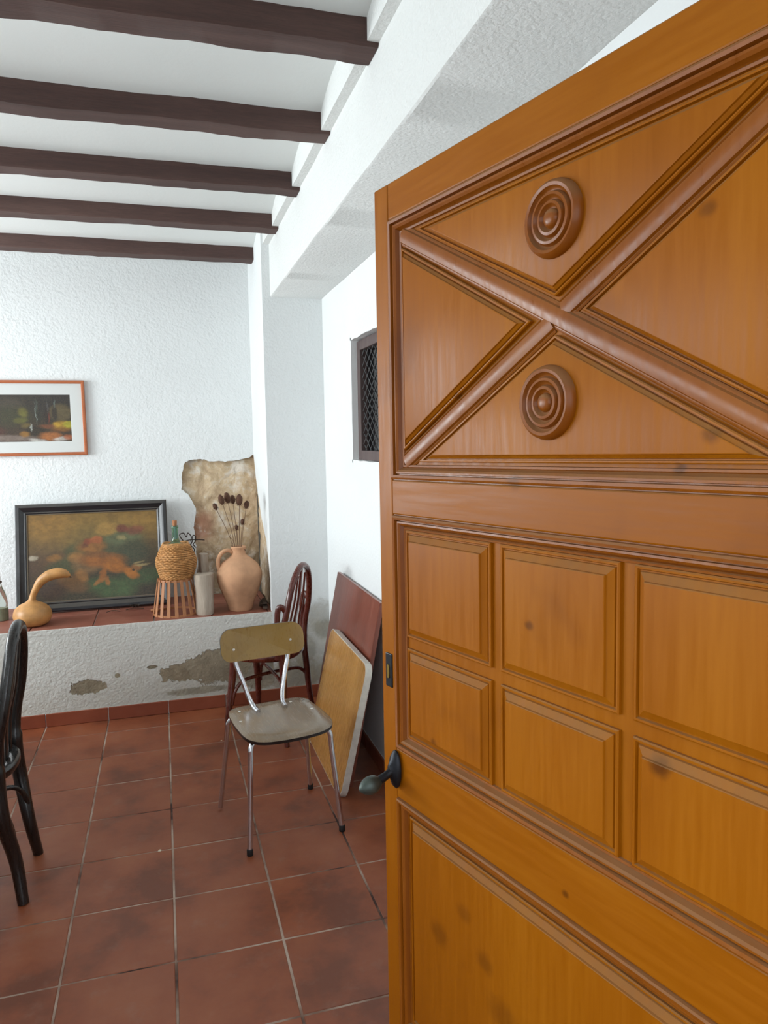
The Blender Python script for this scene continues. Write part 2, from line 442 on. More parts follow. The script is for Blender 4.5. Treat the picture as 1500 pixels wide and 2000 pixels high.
# uneven mortar lining of the reveal
rv = MB()
for (a, b, horiz) in (((WY1, WZ0), (WY1, WZ1), 0), ((WY0, WZ1), (WY1, WZ1), 1), ((WY0, WZ0), (WY1, WZ0), 1), ((WY0, WZ0), (WY0, WZ1), 0)):
    n = 24; ra = []
    for k in range(n+1):
        y = a[0]+(b[0]-a[0])*k/n; z = a[1]+(b[1]-a[1])*k/n
        e = .014+.006*noise.noise(Vector((y*14, z*14, 1.))); cy = -1 if a[0] > 3.4 and not horiz else 1; cz = -1 if a[1] > 1.8 else 1
        dy, dz = (0, cz*e) if horiz else (cy*e, 0)
        ra.append([(XW-.002, y, z), (XW-.002, y+dy, z+dz), (XW+.05, y+dy*1.1, z+dz*1.1), (XW+.05, y, z)])
    rv.rings(ra)
rv.build('mortar_reveal', 'plaster_wall', win)
fy0, fy1, fz0, fz1 = WY0+.012, WY1-.018, WZ0+.014, WZ1-.02
for name, a, b in (('frame_side', (fy0, fz0), (fy0+.055, fz1)), ('frame_side', (fy1-.055, fz0), (fy1, fz1)), ('frame_rail', (fy0+.055, fz0), (fy1-.055, fz0+.05)), ('frame_rail', (fy0+.055, fz1-.05), (fy1-.055, fz1))):
    bevel_mod(MB().box((XW+.028, a[0], a[1]), (XW+.075, b[0], b[1])).build(name, 'window_wood', win), .004)
MB().box((XW+.066, fy0+.05, fz0+.045), (XW+.069, fy1-.05, fz1-.045)).build('pane', 'pane_glass', win)
# expanded-metal mesh of diamonds
ms = MB(); dy, dz = .082, .056; a0, a1, b0, b1 = fy0+.053, fy1-.053, fz0+.048, fz1-.048
def clip_seg(p, q):
    (x0, y0), (x1, y1) = p, q; t0, t1 = 0., 1.
    for pp, qq in ((-(x1-x0), x0-a0), (x1-x0, a1-x0), (-(y1-y0), y0-b0), (y1-y0, b1-y0)):
        if pp == 0:
            if qq < 0: return None
        else:
            r_ = qq/pp
            if pp < 0: t0 = max(t0, r_)
            else: t1 = min(t1, r_)
    return None if t0 >= t1 else ((x0+(x1-x0)*t0, y0+(y1-y0)*t0), (x0+(x1-x0)*t1, y0+(y1-y0)*t1))
L = b1-b0; run = L*dy/dz
for k in range(-40, 60):
    for sgn in (1, -1):
        s_ = clip_seg((a0+k*dy, b0 if sgn > 0 else b1), (a0+k*dy+run, b1 if sgn > 0 else b0))
        if s_: ms.tube([(XW+.045+.003*sgn, s_[0][0], s_[0][1]), (XW+.045+.003*sgn, s_[1][0], s_[1][1])], .0022, 4)
tag(ms.build('wire_mesh', 'mesh_metal', win), kind='stuff')

# left wall with the window the daylight comes through, front wall with the doorway
wl = MB(); wl.box((XL-.2, -.05, 0), (XL, YB+.2, WSILL)).box((XL-.2, -.05, WHEAD), (XL, YB+.2, 2.95))
wl.box((XL-.2, -.05, WSILL), (XL, WINS[1][0], WHEAD)).box((XL-.2, WINS[1][1], WSILL), (XL, WINS[0][0], WHEAD)).box((XL-.2, WINS[0][1], WSILL), (XL, YB+.2, WHEAD))
tag(wl.build('wall_left', 'plaster_wall'), kind='structure')
# paved ground outside the doorway
tag(MB().box((-9, -9, -.3), (9, YD-.28, -.09)).build('ground', 'outside_ground'), kind='structure')
# unseen half-height wall, added to shade the lower door and ledge front
tag(MB().box((-1.44, .8, 0), (-1.30, 4.1, 1.06)).build('wall_light_blocker', 'plaster_wall'), kind='structure')
wf = MB(); DX0, DX1 = -.34, .66
wf.box((XL, YD-.26, 0), (DX0, YD, 2.95)).box((DX1, YD-.26, 0), (XW, YD, 2.95)).box((DX0, YD-.26, 2.10), (DX1, YD, 2.95))
tag(wf.build('wall_front', 'plaster_wall'), kind='structure')

# ceiling: shallow vaults between the rafters
RY = [(1.52, 1.64), (2.155, 2.277), (2.797, 2.902), (3.425, 3.532), (4.065, 4.180), (4.775, 4.893)]
cm = MB(); bays = [(YD-.26, .93), (1.0, RY[0][0])] + [(RY[i][1], RY[i+1][0]) for i in range(len(RY)-1)] + [(RY[-1][1], YB+.05)]
sec = []
for a, b in bays:
    for k in range(13):
        t = k/12; sec.append((a+(b-a)*t, ZC+.055*math.sin(math.pi*t)))
cm.rings([[(x, y, z) for y, z in sec] + [(x, YB+.05, 3.0), (x, YD-.26, 3.0)] for x in (XL, XP+.05)])
tag(cm.build('ceiling', 'plaster_smooth', smooth=35), kind='structure')
RL = ['dark brown ceiling rafter nearest the doorway, sixth from the picture wall', 'dark brown ceiling rafter, fifth from the picture wall', 'dark brown ceiling rafter, fourth from the picture wall',
      'dark brown ceiling rafter, third from the picture wall', 'dark brown ceiling rafter, second from the picture wall', 'dark brown ceiling rafter right against the picture wall']
for q, (y0, y1) in enumerate(RY):
    rs = []; n = 110; x_end = .648 if q < 5 else XP+.002
    for k in range(n+1):
        x = XL+(x_end-XL)*k/n
        def J(a, b): return noise.noise(Vector((x*5+b*7, q*3.3, a)))*.006 + noise.noise(Vector((x*19+b*7, q*3.3, a)))*.003
        z0 = ZR+J(1, 0)
        rs.append([(x, y0+J(2, 0), z0+.004), (x, y0+.006+J(2, 0), z0-.002), (x, y1-.006+J(3, 0), z0-.002+J(5, 0)*.4), (x, y1+J(3, 0), z0+.004), (x, y1+J(4, 0), ZC+.02), (x, y0+J(6, 0)*1.3, ZC+.02)])
    tag(MB().rings(rs).build('ceiling_rafter', 'rafter', smooth=40), RL[q], 'rafter', 'ceiling rafters')
# white downstand beam along the right wall with a projecting upper band
bm_ = MB(); n = 60; XB = .650
rs = []
for k in range(n+1):
    y = YD-.26+(YF+.01-YD+.26)*k/n
    j = lambda a: noise.noise(Vector((y*3, a, 0)))*.006
    rs.append([(XB+j(1), y, ZB+.004), (XB+.006+j(1), y, ZB+j(2)*.5), (XW+.01, y, ZB+j(2)*.5), (XW+.01, y, 2.95), (XP+.012, y, 2.95), (XP+.012+j(3)*.7, y, ZR+.010+j(4)*.6), (XB+j(5)*.5, y, ZR+.010+j(4)*.6)])
tag(bm_.rings(rs).build('trim_1', 'plaster_beam', smooth=35), kind='structure')

# baseboards of tiles
def baseboard(name, along, a, b, fixed, face):
    root = None; pos = JX if along == 'x' else JY
    i = math.floor((a-pos)/TS)
    bk = MB()
    if along == 'x': bk.box((a, fixed-.006, 0), (b, fixed, .073))
    else: bk.box((fixed-.006, a, 0), (fixed, b, .073))
    root = tag(bk.build(name, 'mortar_reveal'), kind='structure')
    while pos+i*TS < b:
        s0, s1 = max(a, pos+i*TS)+.002, min(b, pos+(i+1)*TS)-.002; i += 1
        if s1-s0 < .02: continue
        m = MB()
        if along == 'x': m.box((0, -.014, .001), (s1-s0, -.004, .076)); loc = (s0, fixed, 0)
        else: m.box((-.014, 0, .001), (-.004, s1-s0, .076)); loc = (fixed, s0, 0)
        bevel_mod(m.build('tile', 'base_tile', root, loc=loc), .002, 1)
    return root
baseboard('baseboard_back', 'x', XL, XW, YF, -1)
baseboard('baseboard_right', 'y', YD, YF-.015, XW, -1)

# ------------------------------------------------------------------ the door
def build_door():
    e = Vector((.0032, .0165, 1.)).normalized(); d = Vector((-.261, .965, -.016)); d = (d-e*d.dot(e)).normalized(); nn = d.cross(e)
    P = Vector((.3855, 1.327, 2.037)); W, H, T = .89, 2.035, .044
    base = P-e*H
    root = bpy.data.objects.new('door_1', None); COL.objects.link(root)
    m = Matrix((-d, nn, e)).transposed().to_4x4(); m.translation = base; root.matrix_world = m
    tag(root, 'orange varnished pine door standing open with carved cross panel and round rosettes', 'door', kind='structure')
    REC = .013
    MB().box((.02, REC, .03), (W-.02, T-.006, H-.02)).build('door_core', 'door_v', root)
    st = .045
    def rail(name, a, b, mat): return bevel_mod(MB().box((a[0], 0, a[1]), (b[0], T, b[1])).build(name, mat, root), .0025, 2)
    rail('stile', (0, .012), (st, H), 'door_v'); rail('stile', (W-st, .012), (W, H), 'door_v')
    rz = [(H-.062, H), (1.457, 1.519), (.928, 1.022), (.40, .468), (.012, .13)]
    for z0, z1 in rz: rail('rail', (st, z0), (W-st, z1), 'door_h')
    # stepped mouldings round each field
    mp = [(0, .016), (0, .0025), (.0012, .0025), (.002, -.003), (.005, -.0045), (.009, -.003), (.0098, .004), (.0112, .004), (.012, .0005), (.015, .0002), (.0185, .003), (.0205, .0085), (.022, .0105), (.0235, .0085), (.0265, .0095), (.028, REC+.002)]
    fields = [(st, 1.519, W-st, H-.062), (st, 1.022, W-st, 1.457), (st, .468, W-st, .928), (st, .13, W-st, .40)]
    for (a, b, c, dd) in fields:
        mo = MB(); mo.rings(loop_rings([(a, b), (c, b), (c, dd), (a, dd)], mp), False, False); mo.build('moulding', 'door_mould', root, smooth=30)
    pr = [(0, REC+.001), (0, .0085), (.002, .0072), (.0045, .0075), (.006, .011), (.0075, .011), (.0085, .0085), (.018, .0042), (.0188, .0014), (.020, .0008), (.026, .0008)]
    def panel(poly, name='panel', prof=pr):
        mo = MB(); mo.rings(loop_rings(poly, prof), False, True); mo.build(name, 'door_v', root, smooth=25)
    # carved cross: four triangular panels, two crossing bars between them
    a, b, c, dd = st+.028, 1.519+.028, W-st-.028, H-.062-.028; cx, cz = (a+c)/2, (b+dd)/2; hw = .022
    dv = Vector((c-a, dd-b)).normalized(); off = hw
    kz = off/dv.x; kx = off/dv.y
    g = .004
    tri = [[(a+kx+0, dd-g), (cx, cz+kz), (c-kx, dd-g)], [(a+kx, b+g), (c-kx, b+g), (cx, cz-kz)], [(a+g, b+kz), (cx-kx, cz), (a+g, dd-kz)], [(c-g, b+kz), (c-g, dd-kz), (cx+kx, cz)]]
    tp = [(0, REC+.001), (0, .0065), (.0015, .0052), (.0035, .0055), (.0045, .0095), (.0058, .0095), (.0068, .0065), (.0105, .0035), (.0112, .0014), (.0125, .0008)]
    for t_ in tri: panel(t_, 'panel', tp)
    def bar(p, q, wd, lift):
        p, q = Vector(p), Vector(q); t_ = (q-p).normalized(); s_ = Vector((-t_.y, t_.x))
        cs = [(-wd, REC+.001), (-wd, REC-.0015), (-wd*.84, REC-.003), (-wd*.74, REC-.001-lift), (-wd*.62, REC-.0042-lift), (-wd*.3, REC-.0056-lift), (0, REC-.006-lift), (wd*.3, REC-.0056-lift), (wd*.62, REC-.0042-lift), (wd*.74, REC-.001-lift), (wd*.84, REC-.003), (wd, REC-.0015), (wd, REC+.001)]
        MB().rings([[(o_.x+s_.x*u, y, o_.y+s_.y*u) for u, y in cs] for o_ in (p, q)]).build('cross_bar', 'door_mould', root, smooth=30)
    bar((a+.004, dd-.004), (c-.004, b+.004), hw*.78, .0022); 
    m1 = Vector((cx, cz)); s1 = Vector((a+.004, b+.004)); s2 = Vector((c-.004, dd-.004)); tt = (s2-s1).normalized()*.012
    bar(s1, m1-tt, hw*.78, .0005); bar(m1+tt, s2, hw*.78, .0005)
    # turned rosettes
    rp = [(.050, 0), (.050, .004), (.048, .010), (.044, .0135), (.040, .0125), (.0380, .0075), (.0350, .0065), (.0325, .0120), (.029, .0128), (.0265, .0075), (.0240, .0065), (.0215, .012), (.018, .0128), (.0158, .0075), (.0130, .0065), (.0108, .0115), (.006, .0135), (.0005, .014)]
    for (u, z) in ((cx+.005, 1.868), (cx-.006, 1.632)):
        mo = MB(); n = 48
        mo.rings([[(r_*math.cos(2*math.pi*k/n), -h_, r_*math.sin(2*math.pi*k/n)) for k in range(n)] for r_, h_ in rp])
        mo.build('rosette', 'door_mould', root, smooth=50, loc=(u, .002, z))
    # grid of six raised panels
    a, b, c, dd = st+.028, 1.022+.026, W-st-.028, 1.457-.026; mu = [a, .319, .566, c]; mz = [b, 1.226, dd]
    for i in range(3):
        for j in range(2):
            x0 = mu[i]+(.011 if i else .001); x1 = mu[i+1]-(.011 if i < 2 else .001); z0 = mz[j]+(.010 if j else .001); z1 = mz[j+1]-(.001 if j else .010)
            panel([(x0, z0), (x1, z0), (x1, z1), (x0, z1)])
    a2, c2 = st+.029, W-st-.029
    panel([(a2, .497), (c2, .497), (c2, .899), (a2, .899)]); panel([(a2, .159), (c2, .159), (c2, .371), (a2, .371)])
    # iron handle: oval rose, neck, egg knob
    hz = .984; hu = .050; n = 28
    hb = MB(); hb.rings([[(r_*.46*math.cos(2*math.pi*k/n), -y, r_*math.sin(2*math.pi*k/n)) for k in range(n)] for r_, y in ((.036, 0), (.036, .003), (.030, .008), (.020, .011), (.013, .016))])
    hd = hb.build('handle', 'iron', root, smooth=45, loc=(hu, -.004, hz)); hd['label'] = 'black iron door handle with oval plate'
    hk = MB(); pts = bez([(0, -.006, 0), (0, -.022, -.007), (0, -.040, -.014)], 6); hk.tube(pts, lerp_list([.0085, .0075, .0085], len(pts)), 12); hk.build('neck', 'iron', hd, smooth=50)
    kb = MB(); pts = [(0, -.034-.046*t_, -.014-.006*t_) for t_ in [i/14 for i in range(15)]]
    kb.tube(pts, [max(.0015, .0165*math.sin(math.pi*min(1, (.06+.94*i/14)))**.62) for i in range(15)], 18); kb.build('knob', 'iron_knob', hd, smooth=60)
    # keyhole plate
    kp = MB().box((-.011, -.0025, -.032), (.011, .002, .032)).build('keyhole_plate', 'iron', root, loc=(.026, 0, 1.165)); bevel_mod(kp, .002)
    ks = MB(); ks.rings([[(p[0], y, p[1]-.002) for p in rrect(.007, .026, .0034, 4)] for y in (-.0042, -.001)]); ks.build('keyhole', 'brass', kp)
    # hinges on the jamb side
    for z in (.25, 1.05, 1.80):
        MB().lathe([(.007, -.045), (.008, -.04), (.008, .04), (.007, .045)], 14).build('hinge', 'iron', root, smooth=40, loc=(W+.004, .004, z))
build_door()

# ------------------------------------------------------------------ chairs
def formica_chair():
    t = thing('kitchen_chair', 'chrome-legged kitchen chair with brown wood-grain laminate seat and back', 'chair', (.418, 2.992, 0), R(9.5))
    # seat: rounded trapezium, slightly dished
    out = []
    N = 64
    for k in range(N):
        a = 2*math.pi*k/N; ex = 5.2
        cx, sy = math.cos(a), math.sin(a)
        r_ = (abs(cx)**ex+abs(sy)**ex)**(-1/ex); x, y = r_*cx, r_*sy
        wd = .188 if y < 0 else .188-.010*y
        yy = y*(.19 if y > 0 else .195)-.005
        if y < 0: yy -= .018*(1-x*x)
        out.append((x*wd, yy))
    def zc(x, y): return .448 - .006*(1-(x/.2)**2)*(1 if y > -.1 else .8) + (.004 if y > .1 else 0) - (max(0, -y-.12)*.10)
    def seat_layer(dz, sc=(1, .6, .3)): return [[(x*s_, y*s_, zc(x*s_, y*s_)+dz) for x, y in out] for s_ in sc]
    sm = MB(); top = seat_layer(.006, (1, .992, .7, .4, .1)); top[0] = [(x, y, z-.0015) for x, y, z in top[0]]
    sm.rings(top, False, True)
    se = sm.build('seat', 'laminate_seat', t, smooth=50)
    em = MB(); em.rings([seat_layer(.0045, (1,))[0], seat_layer(.0045, (1.004,))[0], seat_layer(-.007, (1.004,))[0], seat_layer(-.009, (.985,))[0], seat_layer(-.009, (.2,))[0]], False, True); em.build('edge', 'dark_edge', se, smooth=40)
    for x, y in ((-.13, .125), (.10, .135), (.155, .02), (-.155, .02)):
        MB().lathe([(.006, 0), (.006, .001), (.003, .0025), (.0004, .003)], 12).build('screw', 'rivet', se, smooth=60, loc=(x, y, zc(x, y)+.0055))
    for sx in (-1, 1):
        for fr in (-1, 1):
            foot = (sx*.193, -.20, 0) if fr < 0 else (sx*.208, .208, 0)
            kx, ky = (sx*.165, -.158) if fr < 0 else (sx*.172, .150)
            pts = bez([(sx*.10, ky*.72, .430), (sx*.140, ky*.90, .430), (kx, ky, .405), (kx+(foot[0]-kx)*.15, ky+(foot[1]-ky)*.15, .34), (foot[0], foot[1], .012)], 8)
            lg = MB().tube(pts, .0105, 14).build('leg', 'chrome', t, smooth=50)
            if not (sx < 0 and fr > 0):
                MB().lathe([(.0115, 0), (.0125, .003), (.0125, .022), (.011, .026)], 16).build('rubber_tip', 'rubber', lg, smooth=40, loc=(foot[0], foot[1], .0))
    # back supports
    for sx in (-1, 1):
        pts = bez([(sx*.060, .085, .4545), (sx*.066, .135, .462), (sx*.078, .172, .50), (sx*.094, .190, .56), (sx*.118, .212, .64), (sx*.128, .222, .74)], 8)
        MB().tube(pts, .0105, 14).build('back_support', 'chrome', t, smooth=50)
    # curved backrest
    pl = rrect(.372, .138, .048, 8); rs = []
    def bp(x, z, dy): 
        c = .9*x*x
        return (x, .205 + .28*(z) - c + dy + .010, .722+z*.97)
    for dy, s_ in ((.0, .99), (-.0, 1), (.008, 1), (.008, .985)): rs.append([bp(x*s_, z*s_, dy) for x, z in pl])
    fr = [[bp(x*s_, z*s_, 0) for x, z in pl] for s_ in (1, .985, .75, .5, .25, .02)]; bk = [[bp(x*s_, z*s_, .009) for x, z in pl] for s_ in (1, .985, .75, .5, .25, .02)]
    bo = MB().rings(fr, False, True).build('backrest', 'laminate_back', t, smooth=50)
    MB().rings(bk, False, True).build('back_face', 'laminate_back', bo, smooth=50)
    MB().rings([fr[0], [(x*1.004, y+.004, .722+(z-.722)*1.006) for x, y, z in fr[0]], bk[0]], False, False).build('edge', 'dark_edge', bo, smooth=50)
    for x in (-.128, .128):
        q = bp(x, -.018 if x < 0 else -.008, -.0012); m_ = MB(); m_.rings([[(r_*math.cos(k*.5236), -y, r_*math.sin(k*.5236)) for k in range(12)] for r_, y in ((.006, 0), (.0055, .002), (.001, .003))]); m_.build('screw', 'rivet', bo, smooth=60, loc=q)
formica_chair()

def bent_chair(label, loc, rz, wood_m, seat_m, hwf=.19, hwb=.20, yb=.19, rake=.06, H=.93, df=.18, kr=1.):
    t = thing('bentwood_chair', label, 'chair', loc, rz)
    zs = .455
    # seat ring, rounded square, and inset panel
    N = 48
    def so(s_, k):
        a = 2*math.pi*k/N; ex = 2.5; cx, sy = math.cos(a), math.sin(a); r_ = (abs(cx)**ex+abs(sy)**ex)**(-1/ex)
        return (r_*cx*.200*s_*(1.0 if sy < 0 else 1-.07*sy), r_*sy*.195*s_ - .005)
    prof = [(.80, -.006), (.80, .006), (.84, .012), (.96, .012), (1.0, .004), (1.0, -.014), (.97, -.022), (.82, -.022)]
    rs = [[so(s_, k)+(zs+z,) for k in range(N)] for s_, z in prof]; rs.append(rs[0])
    fr = MB().rings(rs, False, False).build('seat_frame', wood_m, t, smooth=45)
    MB().rings([[so(s_, k)+(zs+z,) for k in range(N)] for s_, z in ((.83, -.004), (.83, .009), (.6, .011), (.3, .010), (.02, .009))]).build('seat', seat_m, t, smooth=45)
    # front legs
    for sx in (-1, 1):
        pts = bez([(sx*.148, -.135, zs-.01), (sx*.155, -.142, .34), (sx*(hwf-.012), -df+.012, .15), (sx*hwf, -df, 0)], 6)
        MB().tube(pts, [q*kr for q in lerp_list([.0205, .0205, .017, .0135], len(pts))], 14).build('leg', wood_m, t, smooth=50)
    # back legs run on into the arch
    half = [(hwb, yb, 0), (hwb-.022, yb-.02, .15), (.172, .158, .32), (.166, .150, zs), (.170, .158, .58), (.164, .158+rake*.45, .70), (.138, .158+rake*.75, .81), (.085, .158+rake*.95, H-.035), (0, .158+rake, H)]
    full_ = half[:-1] + [half[-1]] + [(-x, y, z) for x, y, z in reversed(half[:-1])]
    pts = bez(full_, 7); nn = len(pts)
    rad = []
    for p in pts: rad.append(kr*(.0135+.005*min(1, p.z/.3)) if p.z < .5 else .0165*(1+(kr-1)*.5))
    MB().tube(pts, rad, 14).build('back_arch', wood_m, t, smooth=50)
    # slats inside the arch
    for x0, x1, wd in ((-.068, -.052, .0085), (0, 0, .020), (.068, .052, .0085)):
        zt = H-.022 if x0 == 0 else H-.050
        pts = bez([(x0, .150, zs), (x0, .158, .60), ((x0+x1)/2, .158+rake*.55, .74), (x1, .158+rake*.92, zt)], 6)
        MB().tube(pts, .0055, 12, flat=wd/.0055, up=(0, 1, 0)).build('slat', wood_m, t, smooth=50)
    # hip braces
    for sx in (-1, 1):
        pts = bez([(sx*.168, .180, .705), (sx*.176, .162, .730), (sx*.180, .144, .722), (sx*.182, .136, .66), (sx*.181, .131, zs-.005)], 6)
        MB().tube(pts, .0085, 12, flat=1.9, up=(1, 0, 0)).build('hip_brace', wood_m, t, smooth=50)
    # two crossed bows under the seat
    for sx in (-1, 1):
        zz = .0 if sx > 0 else .016
        a = Vector((sx*(hwf-.02), -df+.03, .19)); b = Vector((-sx*(hwb-.02), yb-.018, .19)); pts = []
        c_ = [(0, 0), (.04, .07), (.14, .118), (.32, .128), (.5, .13), (.68, .128), (.86, .118), (.96, .07), (1, 0)]
        pts = bez([tuple(a.lerp(b, u)+Vector((0, 0, h_+zz))) for u, h_ in c_], 5)
        MB().tube(pts, .0095, 10).build('bow_stretcher', wood_m, t, smooth=50)
    return t
bent_chair('reddish-brown bentwood chair with arched back standing by the pillar', (.515, 4.010, 0), R(-121), 'bentwood', 'cane', .205, .215, .185, .055, .925, .165)
bent_chair('black bentwood chair with arched back standing alone on open floor', (-.735, 2.872, 0), R(-90), 'blackwood', 'cushion', .17, .165, .205, .055, .95, .17, 1.4)

# ------------------------------------------------------------------ boards leaning on the right wall
def leaning(name, label, cat, y0, y1, xb, xt, L, th, rad, mat, edge_mat):
    """board with its lower edge at x=xb on the floor, leaning towards +x"""
    s_ = (xt-xb)/L; ang = math.asin(s_)
    t = thing(name, label, cat, (xb, (y0+y1)/2, 0), 0); t.rotation_euler = (0, ang, 0)
    W = y1-y0; pl = rrect(W, L, rad, 8) if rad else [(W/2, L/2), (-W/2, L/2), (-W/2, -L/2), (W/2, -L/2)]
    zoff = L/2 + th*math.tan(ang)*0
    f = [[(x_, y*s1, zoff+z*s1*(1 if s1 == 1 else 1)) for y, z in pl] for x_, s1 in ((0, 1), (th, 1))]
    body = MB().rings(f).build('board', edge_mat, t, smooth=40)
    ins = .004
    face = [[(-.0012, y*(1-2*ins/W), zoff+z*(1-2*ins/L)) for y, z in pl], [(.001, y*(1-2*ins/W), zoff+z*(1-2*ins/L)) for y, z in pl]]
    MB().rings(face).build('face', mat, t)
    return t, ang
leaning('wooden_board', 'tall reddish mahogany-coloured board leaning on the white wall', 'board', 3.19, 4.045, .760, .926, .865, .018, 0, 'mahogany', 'mahogany')
tt, an = leaning('tabletop', 'tan wood-grain laminate tabletop with pale rounded edge leaning on the board', 'tabletop', 3.075, 3.80, .690, .828, .615, .030, .055, 'table_laminate', 'edge_band')

# ------------------------------------------------------------------ pictures (flat painted prints)
def paint_mat(key, base, blobs, W, H, dist=.03, rough=.45, coat=.3):
    t = NT(key)
    v = t.mapping(t.obj, loc=(0, 0, 0), rot=(0, 0, 0), scale=(1/W, 1, 1/H))
    nz = t.n('ShaderNodeTexNoise'); t.lk(v, nz.inputs['Vector']); nz.inputs['Scale'].default_value = 9; nz.inputs['Detail'].default_value = 4
    sub = t.n('ShaderNodeVectorMath', operation='SUBTRACT'); t.lk(nz.outputs['Color'], sub.inputs[0]); sub.inputs[1].default_value = (.5, .5, .5)
    sc = t.n('ShaderNodeVectorMath', operation='SCALE'); t.lk(sub.outputs[0], sc.inputs[0]); sc.inputs['Scale'].default_value = dist*2.6; nz.inputs['Detail'].default_value = 8; nz.inputs['Roughness'].default_value = .72
    ad = t.n('ShaderNodeVectorMath', operation='ADD'); t.lk(v, ad.inputs[0]); t.lk(sc.outputs[0], ad.inputs[1]); vec = ad.outputs[0]
    g = t.xyz(v); big = t.noise(v, 4, 4, .6)
    f = t.math('ADD', g[2], t.math('MULTIPLY', t.math('SUBTRACT', big, .5), .35))
    col = t.ramp(f, base)
    for (cx, cz, rx, rz, rot, c, soft, amt) in blobs:
        q = t.mapping(vec, loc=(cx, 0, cz), rot=(0, R(-rot), 0), scale=(rx, 1e6, rz), typ='TEXTURE')
        ln = t.n('ShaderNodeVectorMath', operation='LENGTH'); t.lk(q, ln.inputs[0])
        col = t.mix(t.mr(ln.outputs['Value'], 1.08+soft*1.1, .92-soft, 0, amt*.9), col, lin(c))
    med = t.noise(v, 13, 6, .7); col = t.mix(t.mr(med, .38, .62, 0, .32), col, lin('1c140c')); fine = t.noise(v, 60, 3, .6); col = t.mix(t.mr(fine, .3, .7, 0, .15), col, lin('8a7048'))
    M[key] = t.done(col, rough, coat=coat)
def framed(name, label, W, H, prof, frame_m, canvas_m, parent_fix, inner, depth):
    """origin at the lower middle of the back; front towards -y"""
    t = thing(name, label, 'picture'); parent_fix(t)
    P = [(-W/2, 0), (W/2, 0), (W/2, H), (-W/2, H)]
    rings_ = loop_rings(P, prof); rings_.append(rings_[0])
    for i in range(4):
        k = (i+1) % 4; m_ = MB(); rs = [[r_[i] for r_ in rings_[:-1]], [r_[k] for r_ in rings_[:-1]]]
        m_.rings(rs); m_.build('frame_side', frame_m, t, smooth=30)
    a = inner
    c = MB().box((0, 0, 0), (W-2*a, .004, H-2*a)).build('canvas', canvas_m, t, loc=(-W/2+a, depth, a))
    return t
W1, H1 = .90, .675
a1 = .062
blobs1 = [(.5, .96, .6, .12, 0, '8a6a30', .7, .7), (.12, .85, .2, .2, 0, '9a6c2c', .8, .6), (.9, .8, .16, .2, 0, '9c7434', .8, .7),
    (.1, .3, .2, .3, 0, '4a3326', .5, .9), (.5, .12, .6, .2, 0, '2c2a1a', .5, .9), (.85, .4, .25, .3, 0, '2f2a1e', .5, .9), (.2, .47, .12, .06, 25, '5a4028', .3, .9), (.20, .49, .05, .035, 0, '93642c', .3, .9),
    (.3, .40, .16, .09, 20, '3a4428', .3, .95), (.36, .55, .08, .09, -20, '38452a', .3, .9),
    (.72, .60, .17, .19, 0, '3f4a34', .35, .95), (.80, .50, .12, .12, 0, '38402f', .3, .9), (.66, .68, .06, .09, 30, '5b6446', .4, .8), (.78, .70, .08, .05, 0, '66704e', .4, .7),
    (.60, .80, .085, .075, 0, 'a27d3e', .25, .95), (.72, .80, .05, .045, 0, '6b2c26', .25, .95), (.82, .77, .07, .05, 10, '7a3a32', .3, .8), (.71, .69, .035, .03, 0, '9a8b5c', .3, .8),
    (.48, .60, .11, .07, 0, '8f5b28', .3, .95), (.45, .66, .035, .04, 0, '8a3a22', .25, .95), (.52, .675, .045, .045, 0, 'a85a30', .25, .95), (.43, .62, .03, .03, 0, '5d2a1c', .3, .8),
    (.88, .22, .2, .09, 8, '35512f', .4, .9), (.60, .12, .16, .10, -25, '3c5a33', .35, .95), (.72, .10, .10, .09, 30, '446038', .4, .8),
    (.36, .48, .055, .07, 20, '9a6a34', .3, .95), (.44, .40, .11, .10, -15, '7a5a38', .3, .9), (.56, .44, .17, .085, -8, '96571c', .28, 1), (.66, .36, .085, .07, -30, 'a5621e', .3, 1),
    (.54, .50, .13, .03, -8, '6b4426', .4, .7), (.56, .27, .022, .08, -10, '96571c', .3, .95), (.53, .19, .045, .022, 40, 'a0622a', .3, .9), (.59, .20, .02, .05, 10, 'a0622a', .3, .9),
    (.40, .27, .05, .07, 15, '94642f', .3, .95), (.78, .27, .042, .075, 35, 'b0691f', .25, 1), (.82, .33, .045, .035, 20, '8a5a2e', .3, .95), (.87, .36, .06, .014, 12, '9c8a5c', .35, .9), (.84, .39, .05, .012, 28, '9c8a5c', .35, .85),
    (.795, .30, .011, .014, 0, '0c0806', .2, 1), (.30, .22, .10, .07, 0, '6d4a26', .3, .9), (.36, .15, .09, .06, 0, '6a4a2a', .4, .85), (.18, .13, .1, .1, 0, '3b2420', .4, .8), (.04, .50, .028, .03, 30, 'b5aa96', .25, .9)]
paint_mat('canvas_hare', [(.0, '221a12'), (.35, '3f331d'), (.6, '66552f'), (.85, '75602f'), (1., '664e26')], blobs1, W1-2*a1, H1-2*a1)
lean1 = math.asin(.165/H1)
def fix1(t): t.location = (-.435, 4.905, ZL+.002); t.rotation_euler = (-lean1, 0, R(0.))
framed('painting', 'dark still-life painting of a hare and vegetables in a black frame on the ledge', W1, H1,
       [(0, 0), (0, -.030), (.006, -.038), (.022, -.040), (.030, -.032), (.048, -.022), (.054, -.024), (.064, -.018), (.064, 0)], 'black_frame', 'canvas_hare', fix1, a1, -.014)
ptg = bpy.data.objects['painting']
